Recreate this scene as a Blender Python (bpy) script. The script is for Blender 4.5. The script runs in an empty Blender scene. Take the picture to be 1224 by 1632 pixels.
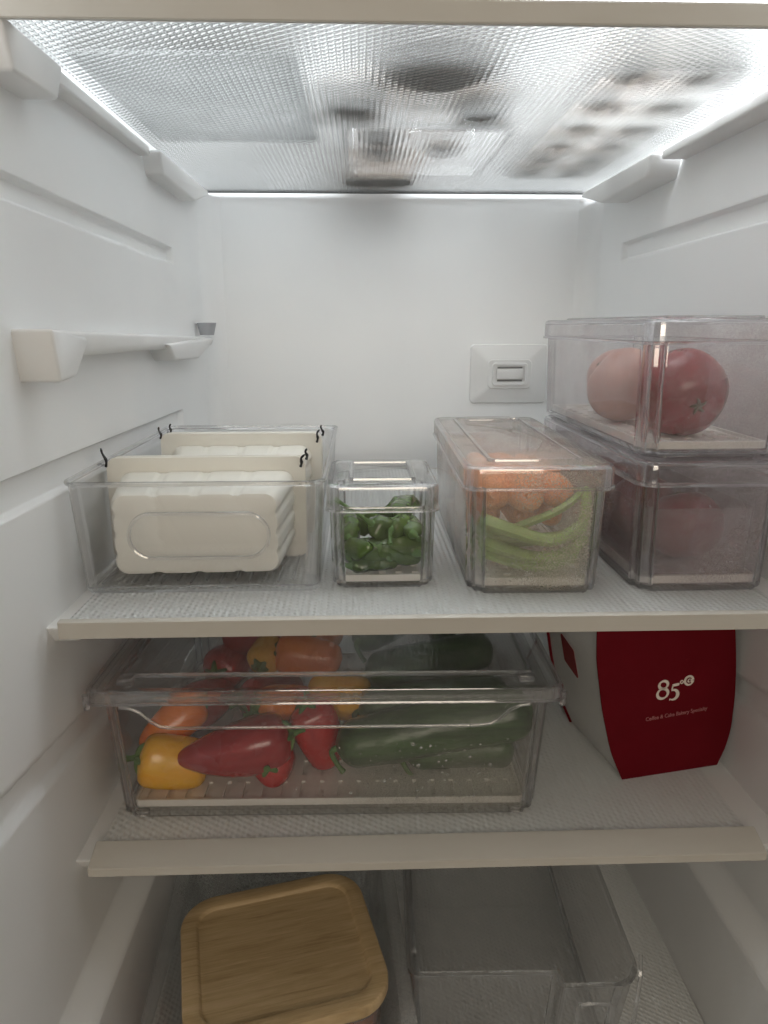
import bpy, bmesh, math, random
from mathutils import Vector, Matrix, Quaternion
R = math.radians
random.seed(7)
S = bpy.context.scene
COL = S.collection

# ------------------------------------------------------------------ camera
cam = bpy.data.cameras.new('camera')
cam.sensor_fit = 'HORIZONTAL'; cam.sensor_width = 36.0
cam.lens = 36.0 * 1150.47 / 1224.0
cam.clip_start = 0.01; cam.clip_end = 20
camo = bpy.data.objects.new('camera', cam); COL.objects.link(camo)
PT, YW, RL = 0.2531, 0.0328, -0.0008
fw = Vector((math.sin(YW)*math.cos(PT), math.cos(YW)*math.cos(PT), -math.sin(PT)))
rt = Vector((math.cos(YW), -math.sin(YW), 0)); up = rt.cross(fw)
r2 = rt*math.cos(RL) + up*math.sin(RL); u2 = -rt*math.sin(RL) + up*math.cos(RL)
M = Matrix(((r2.x, u2.x, -fw.x, .2086), (r2.y, u2.y, -fw.y, -.4661), (r2.z, u2.z, -fw.z, .1965), (0, 0, 0, 1)))
camo.matrix_world = M
S.camera = camo

# ------------------------------------------------------------------ light
w = bpy.data.worlds.new('World'); S.world = w; w.use_nodes = True
bg = w.node_tree.nodes['Background']
bg.inputs[0].default_value = (1.0, .90, .75, 1); bg.inputs[1].default_value = 0.21     # dim warm kitchen in front of the open door

def area(name, loc, rot, sx, sy, power, col=(1, .985, .97)):
    l = bpy.data.lights.new(name, 'AREA'); l.shape = 'RECTANGLE'; l.size = sx; l.size_y = sy
    l.energy = power; l.color = col
    o = bpy.data.objects.new(name, l); COL.objects.link(o); o.location = loc; o.rotation_euler = rot
    return o
LAMP = area('refrigerator_lamp', (.30, .17, .608), (R(12), 0, 0), .34, .20, 7.4, (.91, .96, 1.0))
KITCHEN = area('kitchen_fill', (.30, -2.2, .72), (R(70), 0, 0), 1.1, .6, 10.5, (1, .88, .73))  # added soft front fill standing in for the warm room light

S.view_settings.view_transform = 'Standard'; S.view_settings.look = 'None'
S.view_settings.gamma = 1; S.view_settings.exposure = 0.15
S.view_settings.use_curve_mapping = False
cy = S.cycles
cy.use_denoising = True; cy.use_adaptive_sampling = True; cy.adaptive_threshold = .045
try: cy.denoiser = 'OPENIMAGEDENOISE'
except Exception: pass
cy.max_bounces = 14; cy.diffuse_bounces = 6; cy.glossy_bounces = 5; cy.transmission_bounces = 12
cy.transparent_max_bounces = 40; cy.caustics_refractive = True; cy.caustics_reflective = False
cy.sample_clamp_indirect = 6.0; cy.blur_glossy = 0.0
S.render.film_transparent = False

# ------------------------------------------------------------------ materials
def newmat(name):
    m = bpy.data.materials.new(name); m.use_nodes = True
    nt = m.node_tree; nt.nodes.clear()
    out = nt.nodes.new('ShaderNodeOutputMaterial')
    return m, nt, out
def N(nt, t, **kw):
    n = nt.nodes.new(t)
    for k, v in kw.items():
        if k.startswith('i_'):
            key = k[2:]; key = int(key) if key.isdigit() else key.replace('_', ' ')
            n.inputs[key].default_value = v
        else: setattr(n, k, v)
    return n
def rgba(c): return (c[0], c[1], c[2], 1)
def mathn(nt, op, a, b=None, c=None):
    n = nt.nodes.new('ShaderNodeMath'); n.operation = op
    for i, v in enumerate((a, b, c)):
        if v is None: continue
        if isinstance(v, (int, float)): n.inputs[i].default_value = v
        else: nt.links.new(v, n.inputs[i])
    return n.outputs[0]
def ramp(nt, src, stops):
    n = nt.nodes.new('ShaderNodeValToRGB'); cr = n.color_ramp
    while len(cr.elements) < len(stops): cr.elements.new(.5)
    for e, (p, c) in zip(cr.elements, stops):
        e.position = p; e.color = rgba(c) if not isinstance(c, (int, float)) else (c, c, c, 1)
    nt.links.new(src, n.inputs[0]); return n.outputs[0]
def noise(nt, scale, detail=3, vec=None, rough=.5, dist=0):
    n = nt.nodes.new('ShaderNodeTexNoise'); n.inputs['Scale'].default_value = scale
    n.inputs['Detail'].default_value = detail; n.inputs['Roughness'].default_value = rough
    n.inputs['Distortion'].default_value = dist
    if vec is not None: nt.links.new(vec, n.inputs['Vector'])
    return n.outputs[0]
def objco(nt):
    return nt.nodes.new('ShaderNodeTexCoord').outputs['Object']
def mapping(nt, vec, scale=(1, 1, 1), rot=(0, 0, 0), loc=(0, 0, 0)):
    n = nt.nodes.new('ShaderNodeMapping'); nt.links.new(vec, n.inputs[0])
    n.inputs['Scale'].default_value = scale; n.inputs['Rotation'].default_value = rot; n.inputs['Location'].default_value = loc
    return n.outputs[0]
def bump(nt, h, dist, strength=1.0):
    n = nt.nodes.new('ShaderNodeBump'); n.inputs['Distance'].default_value = dist; n.inputs['Strength'].default_value = strength
    nt.links.new(h, n.inputs['Height']); return n.outputs[0]

def plastic(name, c1, c2=None, rough=.4, nscale=14, bscale=500, bdist=.00003, spec=.4, sss=0):
    m, nt, out = newmat(name)
    p = N(nt, 'ShaderNodeBsdfPrincipled')
    v = objco(nt)
    nn = noise(nt, nscale, 2, v)
    nt.links.new(ramp(nt, nn, [(.3, c1), (.7, c2 or c1)]), p.inputs['Base Color'])
    nt.links.new(ramp(nt, nn, [(.3, rough*.9), (.7, min(1, rough*1.15))]), p.inputs['Roughness'])
    p.inputs['Specular IOR Level'].default_value = spec
    if sss:
        p.inputs['Subsurface Weight'].default_value = sss
        p.inputs['Subsurface Radius'].default_value = (.006, .006, .005); p.inputs['Subsurface Scale'].default_value = 1
    if bdist: nt.links.new(bump(nt, noise(nt, bscale, 1, v), bdist), p.inputs['Normal'])
    nt.links.new(p.outputs[0], out.inputs[0])
    return m

def clear(name, tint=(.975, .97, .98), fog=0.0, fogcol=(.8, .8, .8), fogscale=25, refl=1.0, zlo=None, zhi=None, xlo=None, xhi=None):
    """thin clear plastic panel: straight transmission, Schlick reflection, optional condensation or haze"""
    m, nt, out = newmat(name)
    lw = N(nt, 'ShaderNodeLayerWeight', i_Blend=.5)
    f5 = mathn(nt, 'POWER', lw.outputs['Facing'], 5.0)
    fr = mathn(nt, 'MINIMUM', mathn(nt, 'MULTIPLY_ADD', f5, .75*min(refl, 1.3), .05*refl), .92)
    v = objco(nt)
    tr = N(nt, 'ShaderNodeBsdfTransparent')
    dark = tuple(x*.93 for x in tint)
    tc = ramp(nt, lw.outputs['Facing'], [(.35, tint), (.97, dark)])
    nt.links.new(tc, tr.inputs[0])
    gl = N(nt, 'ShaderNodeBsdfGlossy', i_Roughness=.025)
    nb = bump(nt, noise(nt, 18, 1, v), .0012, .5)
    nt.links.new(nb, gl.inputs['Normal'])
    mx = N(nt, 'ShaderNodeMixShader')
    nt.links.new(fr, mx.inputs[0]); nt.links.new(tr.outputs[0], mx.inputs[1]); nt.links.new(gl.outputs[0], mx.inputs[2])
    last = mx.outputs[0]
    if fog > 0:
        tl = N(nt, 'ShaderNodeBsdfTranslucent', i_Color=rgba(fogcol)); df = N(nt, 'ShaderNodeBsdfDiffuse', i_Color=rgba(fogcol))
        m2 = N(nt, 'ShaderNodeMixShader'); m2.inputs[0].default_value = .45
        nt.links.new(tl.outputs[0], m2.inputs[1]); nt.links.new(df.outputs[0], m2.inputs[2])
        a = ramp(nt, noise(nt, fogscale, 2, v), [(.36, fog*.35), (.66, fog)])
        b = ramp(nt, noise(nt, 900, 1, v), [(.35, .55), (.65, 1.25)])
        fac = mathn(nt, 'MULTIPLY', a, b)
        if zlo is not None:
            sx = N(nt, 'ShaderNodeSeparateXYZ'); nt.links.new(v, sx.inputs[0])
            mr = N(nt, 'ShaderNodeMapRange', i_1=zlo, i_2=zhi, i_3=.15, i_4=1.0); nt.links.new(sx.outputs[2], mr.inputs[0])
            fac = mathn(nt, 'MULTIPLY', fac, mr.outputs[0])
        if xlo is not None:
            sx2 = N(nt, 'ShaderNodeSeparateXYZ'); nt.links.new(v, sx2.inputs[0])
            mr2 = N(nt, 'ShaderNodeMapRange', i_1=xlo, i_2=xhi, i_3=.12, i_4=1.0); mr2.interpolation_type = 'SMOOTHSTEP'; nt.links.new(sx2.outputs[0], mr2.inputs[0])
            fac = mathn(nt, 'MULTIPLY', fac, mr2.outputs[0])
        m3 = N(nt, 'ShaderNodeMixShader'); nt.links.new(fac, m3.inputs[0])
        nt.links.new(last, m3.inputs[1]); nt.links.new(m2.outputs[0], m3.inputs[2]); last = m3.outputs[0]
    nt.links.new(last, out.inputs[0])
    return m

def edgeglass(name, tint=(.97, .97, .975), rough=.01):
    m, nt, out = newmat(name)
    g = N(nt, 'ShaderNodeBsdfGlass', i_Color=rgba(tint), i_Roughness=rough, i_IOR=1.49)
    t = N(nt, 'ShaderNodeBsdfTransparent', i_0=rgba(tuple(x*.97 for x in tint)))
    mx = N(nt, 'ShaderNodeMixShader'); mx.inputs[0].default_value = .32
    nt.links.new(g.outputs[0], mx.inputs[1]); nt.links.new(t.outputs[0], mx.inputs[2])
    gl = N(nt, 'ShaderNodeBsdfGlossy', i_Roughness=.06, i_Color=(1, 1, 1, 1))
    m2 = N(nt, 'ShaderNodeMixShader'); m2.inputs[0].default_value = .10
    nt.links.new(mx.outputs[0], m2.inputs[1]); nt.links.new(gl.outputs[0], m2.inputs[2])
    nt.links.new(m2.outputs[0], out.inputs[0]); return m

def shelfglass(name, frost, straight, dist=.0011, ior=1.2, rough=.12, per=.005, dshare=.4, tint=(.985, .99, .985)):
    """patterned shelf glass: rows of small pillows pressed into the underside"""
    m, nt, out = newmat(name)
    v = objco(nt); sx = N(nt, 'ShaderNodeSeparateXYZ'); nt.links.new(v, sx.inputs[0])
    wob = noise(nt, 6, 0, v)
    ax = mathn(nt, 'MULTIPLY_ADD', sx.outputs[0], 2*math.pi/per, mathn(nt, 'MULTIPLY', wob, .6))
    ay = mathn(nt, 'MULTIPLY_ADD', sx.outputs[1], 2*math.pi/(per*1.3), mathn(nt, 'MULTIPLY', ax, .5))
    h = mathn(nt, 'ADD', mathn(nt, 'SINE', ax), mathn(nt, 'MULTIPLY', mathn(nt, 'SINE', ay), .75))
    nb = bump(nt, h, dist)
    rf = N(nt, 'ShaderNodeBsdfRefraction', i_Color=rgba(tint), i_Roughness=rough, i_IOR=ior); nt.links.new(nb, rf.inputs['Normal'])
    t = N(nt, 'ShaderNodeBsdfTransparent', i_0=rgba(tint))
    m1 = N(nt, 'ShaderNodeMixShader'); m1.inputs[0].default_value = straight
    nt.links.new(rf.outputs[0], m1.inputs[1]); nt.links.new(t.outputs[0], m1.inputs[2])
    tl = N(nt, 'ShaderNodeBsdfTranslucent', i_Color=(.93, .94, .93, 1)); df = N(nt, 'ShaderNodeBsdfDiffuse', i_Color=(.93, .94, .93, 1))
    nt.links.new(nb, tl.inputs['Normal']); nt.links.new(nb, df.inputs['Normal'])
    m2 = N(nt, 'ShaderNodeMixShader'); m2.inputs[0].default_value = dshare
    nt.links.new(tl.outputs[0], m2.inputs[1]); nt.links.new(df.outputs[0], m2.inputs[2])
    m3 = N(nt, 'ShaderNodeMixShader'); m3.inputs[0].default_value = frost
    nt.links.new(m1.outputs[0], m3.inputs[1]); nt.links.new(m2.outputs[0], m3.inputs[2])
    gl = N(nt, 'ShaderNodeBsdfGlossy', i_Roughness=.16); nt.links.new(nb, gl.inputs['Normal'])
    lw = N(nt, 'ShaderNodeLayerWeight', i_Blend=.5)
    f5 = mathn(nt, 'MULTIPLY_ADD', mathn(nt, 'POWER', lw.outputs['Facing'], 5.0), .6, .04)
    m4 = N(nt, 'ShaderNodeMixShader'); nt.links.new(f5, m4.inputs[0])
    nt.links.new(m3.outputs[0], m4.inputs[1]); nt.links.new(gl.outputs[0], m4.inputs[2])
    nt.links.new(m4.outputs[0], out.inputs[0]); return m

def produce(name, c1, c2, rough=.3, nscale=30, stretch=(1, 1, .3), bscale=120, bdist=.0002, sss=.08, spot=None, coat=.2):
    m, nt, out = newmat(name)
    p = N(nt, 'ShaderNodeBsdfPrincipled'); v = objco(nt); mv = mapping(nt, v, stretch)
    col = ramp(nt, noise(nt, nscale, 5, mv, .6), [(.32, c1), (.68, c2)])
    if spot:
        mixn = nt.nodes.new('ShaderNodeMix'); mixn.data_type = 'RGBA'
        sp = ramp(nt, noise(nt, spot[1], 3, v), [(spot[2], 0.0), (spot[2]+.06, 1.0)])
        nt.links.new(sp, mixn.inputs['Factor']); nt.links.new(col, mixn.inputs['A']); mixn.inputs['B'].default_value = rgba(spot[0])
        col = mixn.outputs['Result']
    nt.links.new(col, p.inputs['Base Color'])
    nt.links.new(ramp(nt, noise(nt, 50, 3, v), [(.3, rough*.8), (.7, rough*1.4)]), p.inputs['Roughness'])
    p.inputs['Coat Weight'].default_value = coat; p.inputs['Coat Roughness'].default_value = .2
    if sss:
        p.inputs['Subsurface Weight'].default_value = sss; p.inputs['Subsurface Radius'].default_value = (.004, .002, .001)
        p.inputs['Subsurface Scale'].default_value = 1
    nt.links.new(bump(nt, noise(nt, bscale, 4, mv), bdist), p.inputs['Normal'])
    nt.links.new(p.outputs[0], out.inputs[0]); return m

MT = {}
MT['wall'] = plastic('white_liner_plastic', (.855, .865, .87), (.89, .895, .895), .42, 7, bdist=0)
MT['trim'] = plastic('shelf_trim_plastic', (.51, .485, .435), (.54, .51, .46), .38, 9)
MT['bracket'] = plastic('white_bracket_plastic', (.76, .76, .75), (.79, .785, .78), .38, 9)
MT['grey'] = plastic('grey_plastic', (.35, .36, .38), (.4, .41, .43), .4)
MT['slot'] = plastic('slot_grey', (.16, .16, .165), (.2, .2, .2), .5)
MT['tray'] = plastic('cream_tray_plastic', (.80, .78, .715), (.83, .81, .75), .42, 12)
MT['film'] = plastic('black_film', (.015, .015, .015), (.03, .03, .03), .3)
MT['insert'] = plastic('white_drain_plastic', (.78, .76, .71), (.82, .80, .76), .4, 20)
MT['foam'] = plastic('white_translucent_bin', (.72, .74, .75), (.78, .79, .8), .3, 8, sss=.2)
MT['clear'] = clear('clear_plastic', (.99, .99, .99))
MT['clear_foggy'] = clear('clear_plastic_foggy', (.985, .978, .982), .18, (.86, .82, .82), 16)
MT['clear_carrot'] = clear('clear_plastic_misted', (.985, .982, .98), .37, (.86, .80, .73), 14)
MT['clear_mauve'] = clear('clear_plastic_mauve_mist', (.98, .97, .975), .30, (.78, .72, .74), 12)
MT['clear_bin'] = clear('clear_plastic_bin_mist', (.99, .988, .988), .30, (.70, .68, .62), 20, 1.0, .095, .045, -.02, .09)
MT['milky'] = clear('milky_plastic', (.9, .9, .9), .75, (.8, .81, .81), 9)
MT['milky2'] = clear('hazy_plastic', (.95, .95, .95), .5, (.85, .85, .84), 9)
MT['clear_eb'] = clear('clear_plastic_faint_haze', (.99, .99, .99), .07, (.9, .9, .9), 7, 1.6)  # faint pale haze mixed into the clear panels
MT['clear_white'] = clear('milky_clear_plastic', (.97, .98, .98), .34, (.9, .91, .92), 7)
MT['clear_lid'] = clear('clear_plastic_lid', (.985, .985, .985), .10, (.88, .89, .89), 11, 3.2)  # pale haze put into the colour for the shelf's milky reflection
MT['edge'] = edgeglass('clear_plastic_edge')
MT['edge_grey'] = edgeglass('clear_plastic_edge_grey', (.945, .94, .95))
MT['glass_top'] = shelfglass('patterned_glass_top', .09, .22, .0032, 1.12, .12)
MT['glass_mid'] = shelfglass('patterned_glass', .80, .72, .0005, 1.10, .14, .0046, .68)
MT['glass_low'] = shelfglass('patterned_glass_low', .84, .72, .00025, 1.10, .16, .0046, .68)
MT['glass_base'] = shelfglass('patterned_glass_base', .94, .66, .0003, 1.10, .16, .0042, .94)
MT['water'] = edgeglass('water_drop', (.98, .98, .98), 0)
MT['red'] = produce('red_pepper_skin', (.36, .009, .014), (.55, .024, .020), .22, 45, coat=.5)
MT['darkred'] = produce('dark_red_pepper_skin', (.26, .007, .014), (.40, .014, .020), .22, 45, coat=.5)
MT['orange'] = produce('orange_pepper_skin', (.76, .16, .012), (.88, .27, .03), .24, 45, coat=.4)
MT['yellow'] = produce('yellow_pepper_skin', (.84, .38, .012), (.92, .52, .03), .24, 45, coat=.4)
MT['stem'] = produce('pepper_stem', (.05, .12, .02), (.10, .20, .04), .5, 60)
MT['cuke'] = produce('cucumber_skin', (.010, .032, .008), (.060, .135, .036), .34, 75, (.12, 1, 1), 160, .0009, .03)
MT['green'] = produce('green_pepper_skin', (.030, .070, .008), (.095, .165, .026), .20, 40, (1, 1, .5), 90, .0008, .05, None, .4)
MT['stalk'] = produce('stalk_skin', (.20, .33, .07), (.33, .47, .14), .4, 50, (1, 1, .1), 200, .0003, .15)
MT['carrot'] = produce('carrot_skin', (.74, .27, .10), (.80, .34, .15), .5, 60, (1, 1, 2.5), 130, .0005, .1)
MT['tomato'] = produce('tomato_skin', (.17, .008, .014), (.25, .014, .02), .26, 16, (1, 1, 1), 40, .0001, .06, ((.34, .05, .03), 14, .72))
MT['peach'] = produce('pale_tomato_skin', (.50, .24, .19), (.58, .32, .25), .4, 16, (1, 1, 1), 40, .0001, .06)
MT['plum'] = produce('dark_plum_skin', (.17, .02, .03), (.24, .035, .045), .35, 20, (1, 1, 1), 60, .0001, .03)
MT['egg'] = produce('egg_shell', (.62, .54, .48), (.68, .60, .54), .55, 30, (1, 1, 1), 200, .0001, .05, None, 0)
MT['brown'] = produce('brown_skin', (.16, .13, .11), (.22, .18, .15), .5, 30, (1, 1, 1), 80, .0002, 0, None, 0)
MT['food'] = produce('orange_food', (.40, .09, .015), (.55, .16, .03), .4, 60, (1, 1, 1), 80, .001, .1)
MT['cardred'] = plastic('red_card', (.120, .0035, .008), (.135, .0045, .010), .6, 30, 14, .0008, .08)
MT['cardwhite'] = plastic('white_card', (.72, .72, .71), (.76, .755, .74), .5, 30)
MT['print'] = plastic('pale_print', (.72, .66, .58), (.76, .70, .62), .5, 30)
MT['printpink'] = plastic('pink_print', (.42, .16, .16), (.45, .18, .18), .5, 30)
MT['leaflabel'] = plastic('red_label', (.25, .03, .04), (.3, .05, .05), .5, 30)
def wood():
    m, nt, out = newmat('bamboo_wood')
    p = N(nt, 'ShaderNodeBsdfPrincipled', i_Roughness=.5); v = objco(nt)
    a = noise(nt, 1, 6, mapping(nt, v, (14, 170, 60)), .6, .6)
    b = noise(nt, 1, 4, mapping(nt, v, (30, 700, 100)), .6)
    s = mathn(nt, 'MULTIPLY_ADD', b, .45, mathn(nt, 'MULTIPLY', a, .65))
    col = ramp(nt, s, [(.36, (.36, .245, .12)), (.52, (.50, .355, .185)), (.68, (.60, .44, .25))])
    nt.links.new(col, p.inputs['Base Color']); nt.links.new(bump(nt, s, .0002), p.inputs['Normal'])
    nt.links.new(p.outputs[0], out.inputs[0]); return m
MT['wood'] = wood()
MT['tub'] = plastic('brown_tub', (.30, .22, .16), (.36, .27, .2), .4)
MT['scar'] = produce('stem_scar', (.07, .05, .02), (.12, .09, .04), .6, 60)

# ------------------------------------------------------------------ helpers
def link(name, me, parent=None):
    o = bpy.data.objects.new(name, me); COL.objects.link(o)
    if parent is not None: o.parent = parent
    return o
def mesh(name, V, F, mats, parent=None, smooth=True, auto=35, fm=None):
    me = bpy.data.meshes.new(name); me.from_pydata([tuple(v) for v in V], [], F); me.update()
    if not isinstance(mats, (list, tuple)): mats = [mats]
    for m in mats: me.materials.append(m)
    bm = bmesh.new(); bm.from_mesh(me); bmesh.ops.recalc_face_normals(bm, faces=bm.faces)
    for i, f in enumerate(bm.faces):
        f.smooth = smooth
    for e in bm.edges:
        if smooth and len(e.link_faces) == 2 and e.calc_face_angle(0) > R(auto): e.smooth = False
    bm.to_mesh(me); bm.free()
    if fm:
        for p, k in zip(me.polygons, fm): p.material_index = k
    return link(name, me, parent)
def bmobj(name, bm, mat, parent=None, smooth=True, auto=35):
    bmesh.ops.recalc_face_normals(bm, faces=bm.faces)
    for f in bm.faces: f.smooth = smooth
    for e in bm.edges:
        if len(e.link_faces) == 2 and e.calc_face_angle(0) > R(auto): e.smooth = False
    me = bpy.data.meshes.new(name); bm.to_mesh(me); bm.free(); me.materials.append(mat)
    return link(name, me, parent)
def box(name, lo, hi, mat, parent=None, bev=.0015, seg=2):
    bm = bmesh.new(); bmesh.ops.create_cube(bm, size=1)
    for v in bm.verts:
        v.co = Vector([(lo[i]+hi[i])/2 + v.co[i]*(hi[i]-lo[i]) for i in range(3)])
    if bev: bmesh.ops.bevel(bm, geom=bm.edges[:], offset=bev, segments=seg, affect='EDGES', profile=.5)
    return bmobj(name, bm, mat, parent, True, 40)
def tag(o, label, cat, group=None, kind=None):
    if label: o['label'] = label
    if cat: o['category'] = cat
    if group: o['group'] = group
    if kind: o['kind'] = kind
    return o
def thing(name, label, cat, loc=(0, 0, 0), rz=0, group=None):
    o = bpy.data.objects.new(name, None); COL.objects.link(o); o.empty_display_size = .02
    o.location = loc; o.rotation_euler = (0, 0, rz)
    return tag(o, label, cat, group)
def fillet(poly, rad, n=5):
    """round every corner of a closed 2-D polygon; rad: number or list"""
    out = []; L = len(poly)
    for i in range(L):
        p = Vector(poly[i]); a = Vector(poly[i-1]); b = Vector(poly[(i+1) % L])
        r = rad[i] if isinstance(rad, (list, tuple)) else rad
        da = (a-p); db = (b-p); la, lb = da.length, db.length; da.normalize(); db.normalize()
        ang = da.angle(db); t = min(r/math.tan(ang/2), la*.49, lb*.49); r = t*math.tan(ang/2)
        bis = (da+db).normalized(); c = p + bis*(r/math.sin(ang/2))
        s = p+da*t-c; e = p+db*t-c
        a0 = math.atan2(s.y, s.x); a1 = math.atan2(e.y, e.x); d = (a1-a0+math.pi) % (2*math.pi)-math.pi
        for k in range(n+1):
            th = a0+d*k/n; out.append(Vector((c.x+math.cos(th)*r, c.y+math.sin(th)*r)))
    return out
def rrect(w_, d_, r, n=6):
    return fillet([(-w_/2, -d_/2), (w_/2, -d_/2), (w_/2, d_/2), (-w_/2, d_/2)], r, n)
def notched(w_, d_, s, r=.003, n=4):
    """rectangle whose four corners step in by s, as on the bins"""
    a, b = w_/2, d_/2
    p = [(-a+s, -b), (a-s, -b), (a-s, -b+s*.45), (a-s*.35, -b+s*.45+.001), (a-s*.35, -b+s*1.3), (a, -b+s*1.3+.001),
         (a, b-s*1.3-.001), (a-s*.35, b-s*1.3), (a-s*.35, b-s*.45-.001), (a-s, b-s*.45), (a-s, b), (-a+s, b),
         (-a+s, b-s*.45), (-a+s*.35, b-s*.45-.001), (-a+s*.35, b-s*1.3), (-a, b-s*1.3-.001),
         (-a, -b+s*1.3+.001), (-a+s*.35, -b+s*1.3), (-a+s*.35, -b+s*.45+.001), (-a+s, -b+s*.45)]
    return fillet(p, r, n)
def offset(o, t):
    """move a closed outline inwards by t"""
    L = len(o); out = []
    for i in range(L):
        a, b = o[i-1], o[(i+1) % L]; d = (b-a)
        if d.length < 1e-9: d = Vector((1, 0))
        d.normalize(); out.append(o[i] + Vector((-d.y, d.x))*t)
    return out
def scaled(o, sx, sy): return [Vector((p.x*sx, p.y*sy)) for p in o]
def ring(o, z): return [(p.x, p.y, z) for p in o]
def loft(name, rings, mats, parent=None, cap0=True, cap1=True, thin=.006, auto=35, closed=False):
    V = [p for r in rings for p in r]; n = len(rings[0]); F = []; fm = []
    rr = list(range(len(rings)-1)) + ([len(rings)-1] if closed else [])
    for k in rr:
        k2 = (k+1) % len(rings)
        for i in range(n):
            j = (i+1) % n; q = [k*n+i, k*n+j, k2*n+j, k2*n+i]; F.append(q)
            e1 = (Vector(V[q[0]])-Vector(V[q[1]])).length; e2 = (Vector(V[q[1]])-Vector(V[q[2]])).length
            fm.append(0 if min(e1, e2) > thin else 1)
    if cap0: F.append(list(range(n))); fm.append(0)
    if cap1: F.append([(len(rings)-1)*n+i for i in range(n)]); fm.append(0)
    if not isinstance(mats, (list, tuple)): return mesh(name, V, F, mats, parent, True, auto)
    return mesh(name, V, F, mats, parent, True, auto, fm)
def tube(name, pts, rad, mat, parent=None, n=10, shape=None, join=None):
    pts = [Vector(p) for p in pts]; V = []; F = []
    up_ = Vector((.03, .1, 1)); prev = None
    for i, p in enumerate(pts):
        t = (pts[min(i+1, len(pts)-1)]-pts[max(i-1, 0)]).normalized()
        if prev is None:
            x = t.cross(up_); x = x.normalized() if x.length > 1e-4 else Vector((1, 0, 0))
        else: x = (prev - t*prev.dot(t)).normalized()
        y = t.cross(x); prev = x
        r = rad[i] if isinstance(rad, (list, tuple)) else rad
        for k in range(n):
            a = 2*math.pi*k/n; s = shape(i/(len(pts)-1), a) if shape else 1
            V.append(p + (x*math.cos(a)+y*math.sin(a))*r*s)
    for i in range(len(pts)-1):
        for k in range(n):
            F.append([i*n+k, i*n+(k+1) % n, (i+1)*n+(k+1) % n, (i+1)*n+k])
    F.append(list(range(n))[::-1]); F.append([(len(pts)-1)*n+k for k in range(n)])
    if join is not None:
        b = len(join[0]); join[0].extend(V); join[1].extend([[i+b for i in f] for f in F]); return None
    return mesh(name, V, F, mat, parent, True, 50)
def spline(pts, m=8):
    pts = [Vector(p) for p in pts]; out = []
    for i in range(len(pts)-1):
        p0, p1, p2, p3 = pts[max(i-1, 0)], pts[i], pts[i+1], pts[min(i+2, len(pts)-1)]
        for k in range(m):
            t = k/m; out.append(.5*((2*p1)+(p2-p0)*t+(2*p0-5*p1+4*p2-p3)*t*t+(3*p1-p0-3*p2+p3)*t**3))
    out.append(pts[-1]); return out
def lerp(xs, ys, t):
    n_ = len(xs)
    for i in range(n_-1):
        if t <= xs[i+1] or i == n_-2:
            h = xs[i+1]-xs[i]; u = min(1, (t-xs[i])/h)
            def sl(k):
                if k == 0: return (ys[1]-ys[0])/(xs[1]-xs[0])
                if k == n_-1: return (ys[-1]-ys[-2])/(xs[-1]-xs[-2])
                a_ = (ys[k]-ys[k-1])/(xs[k]-xs[k-1]); b_ = (ys[k+1]-ys[k])/(xs[k+1]-xs[k])
                return 0 if a_*b_ <= 0 else 2*a_*b_/(a_+b_)
            m0, m1 = sl(i)*h, sl(i+1)*h
            return ys[i]*(2*u**3-3*u*u+1)+m0*(u**3-2*u*u+u)+ys[i+1]*(3*u*u-2*u**3)+m1*(u**3-u*u)
    return ys[-1]
def aim(o, loc, axis, roll=0):
    q = Vector((0, 0, 1)).rotation_difference(Vector(axis).normalized())
    o.rotation_mode = 'QUATERNION'; o.rotation_quaternion = q @ Quaternion((0, 0, 1), roll); o.location = loc

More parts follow.
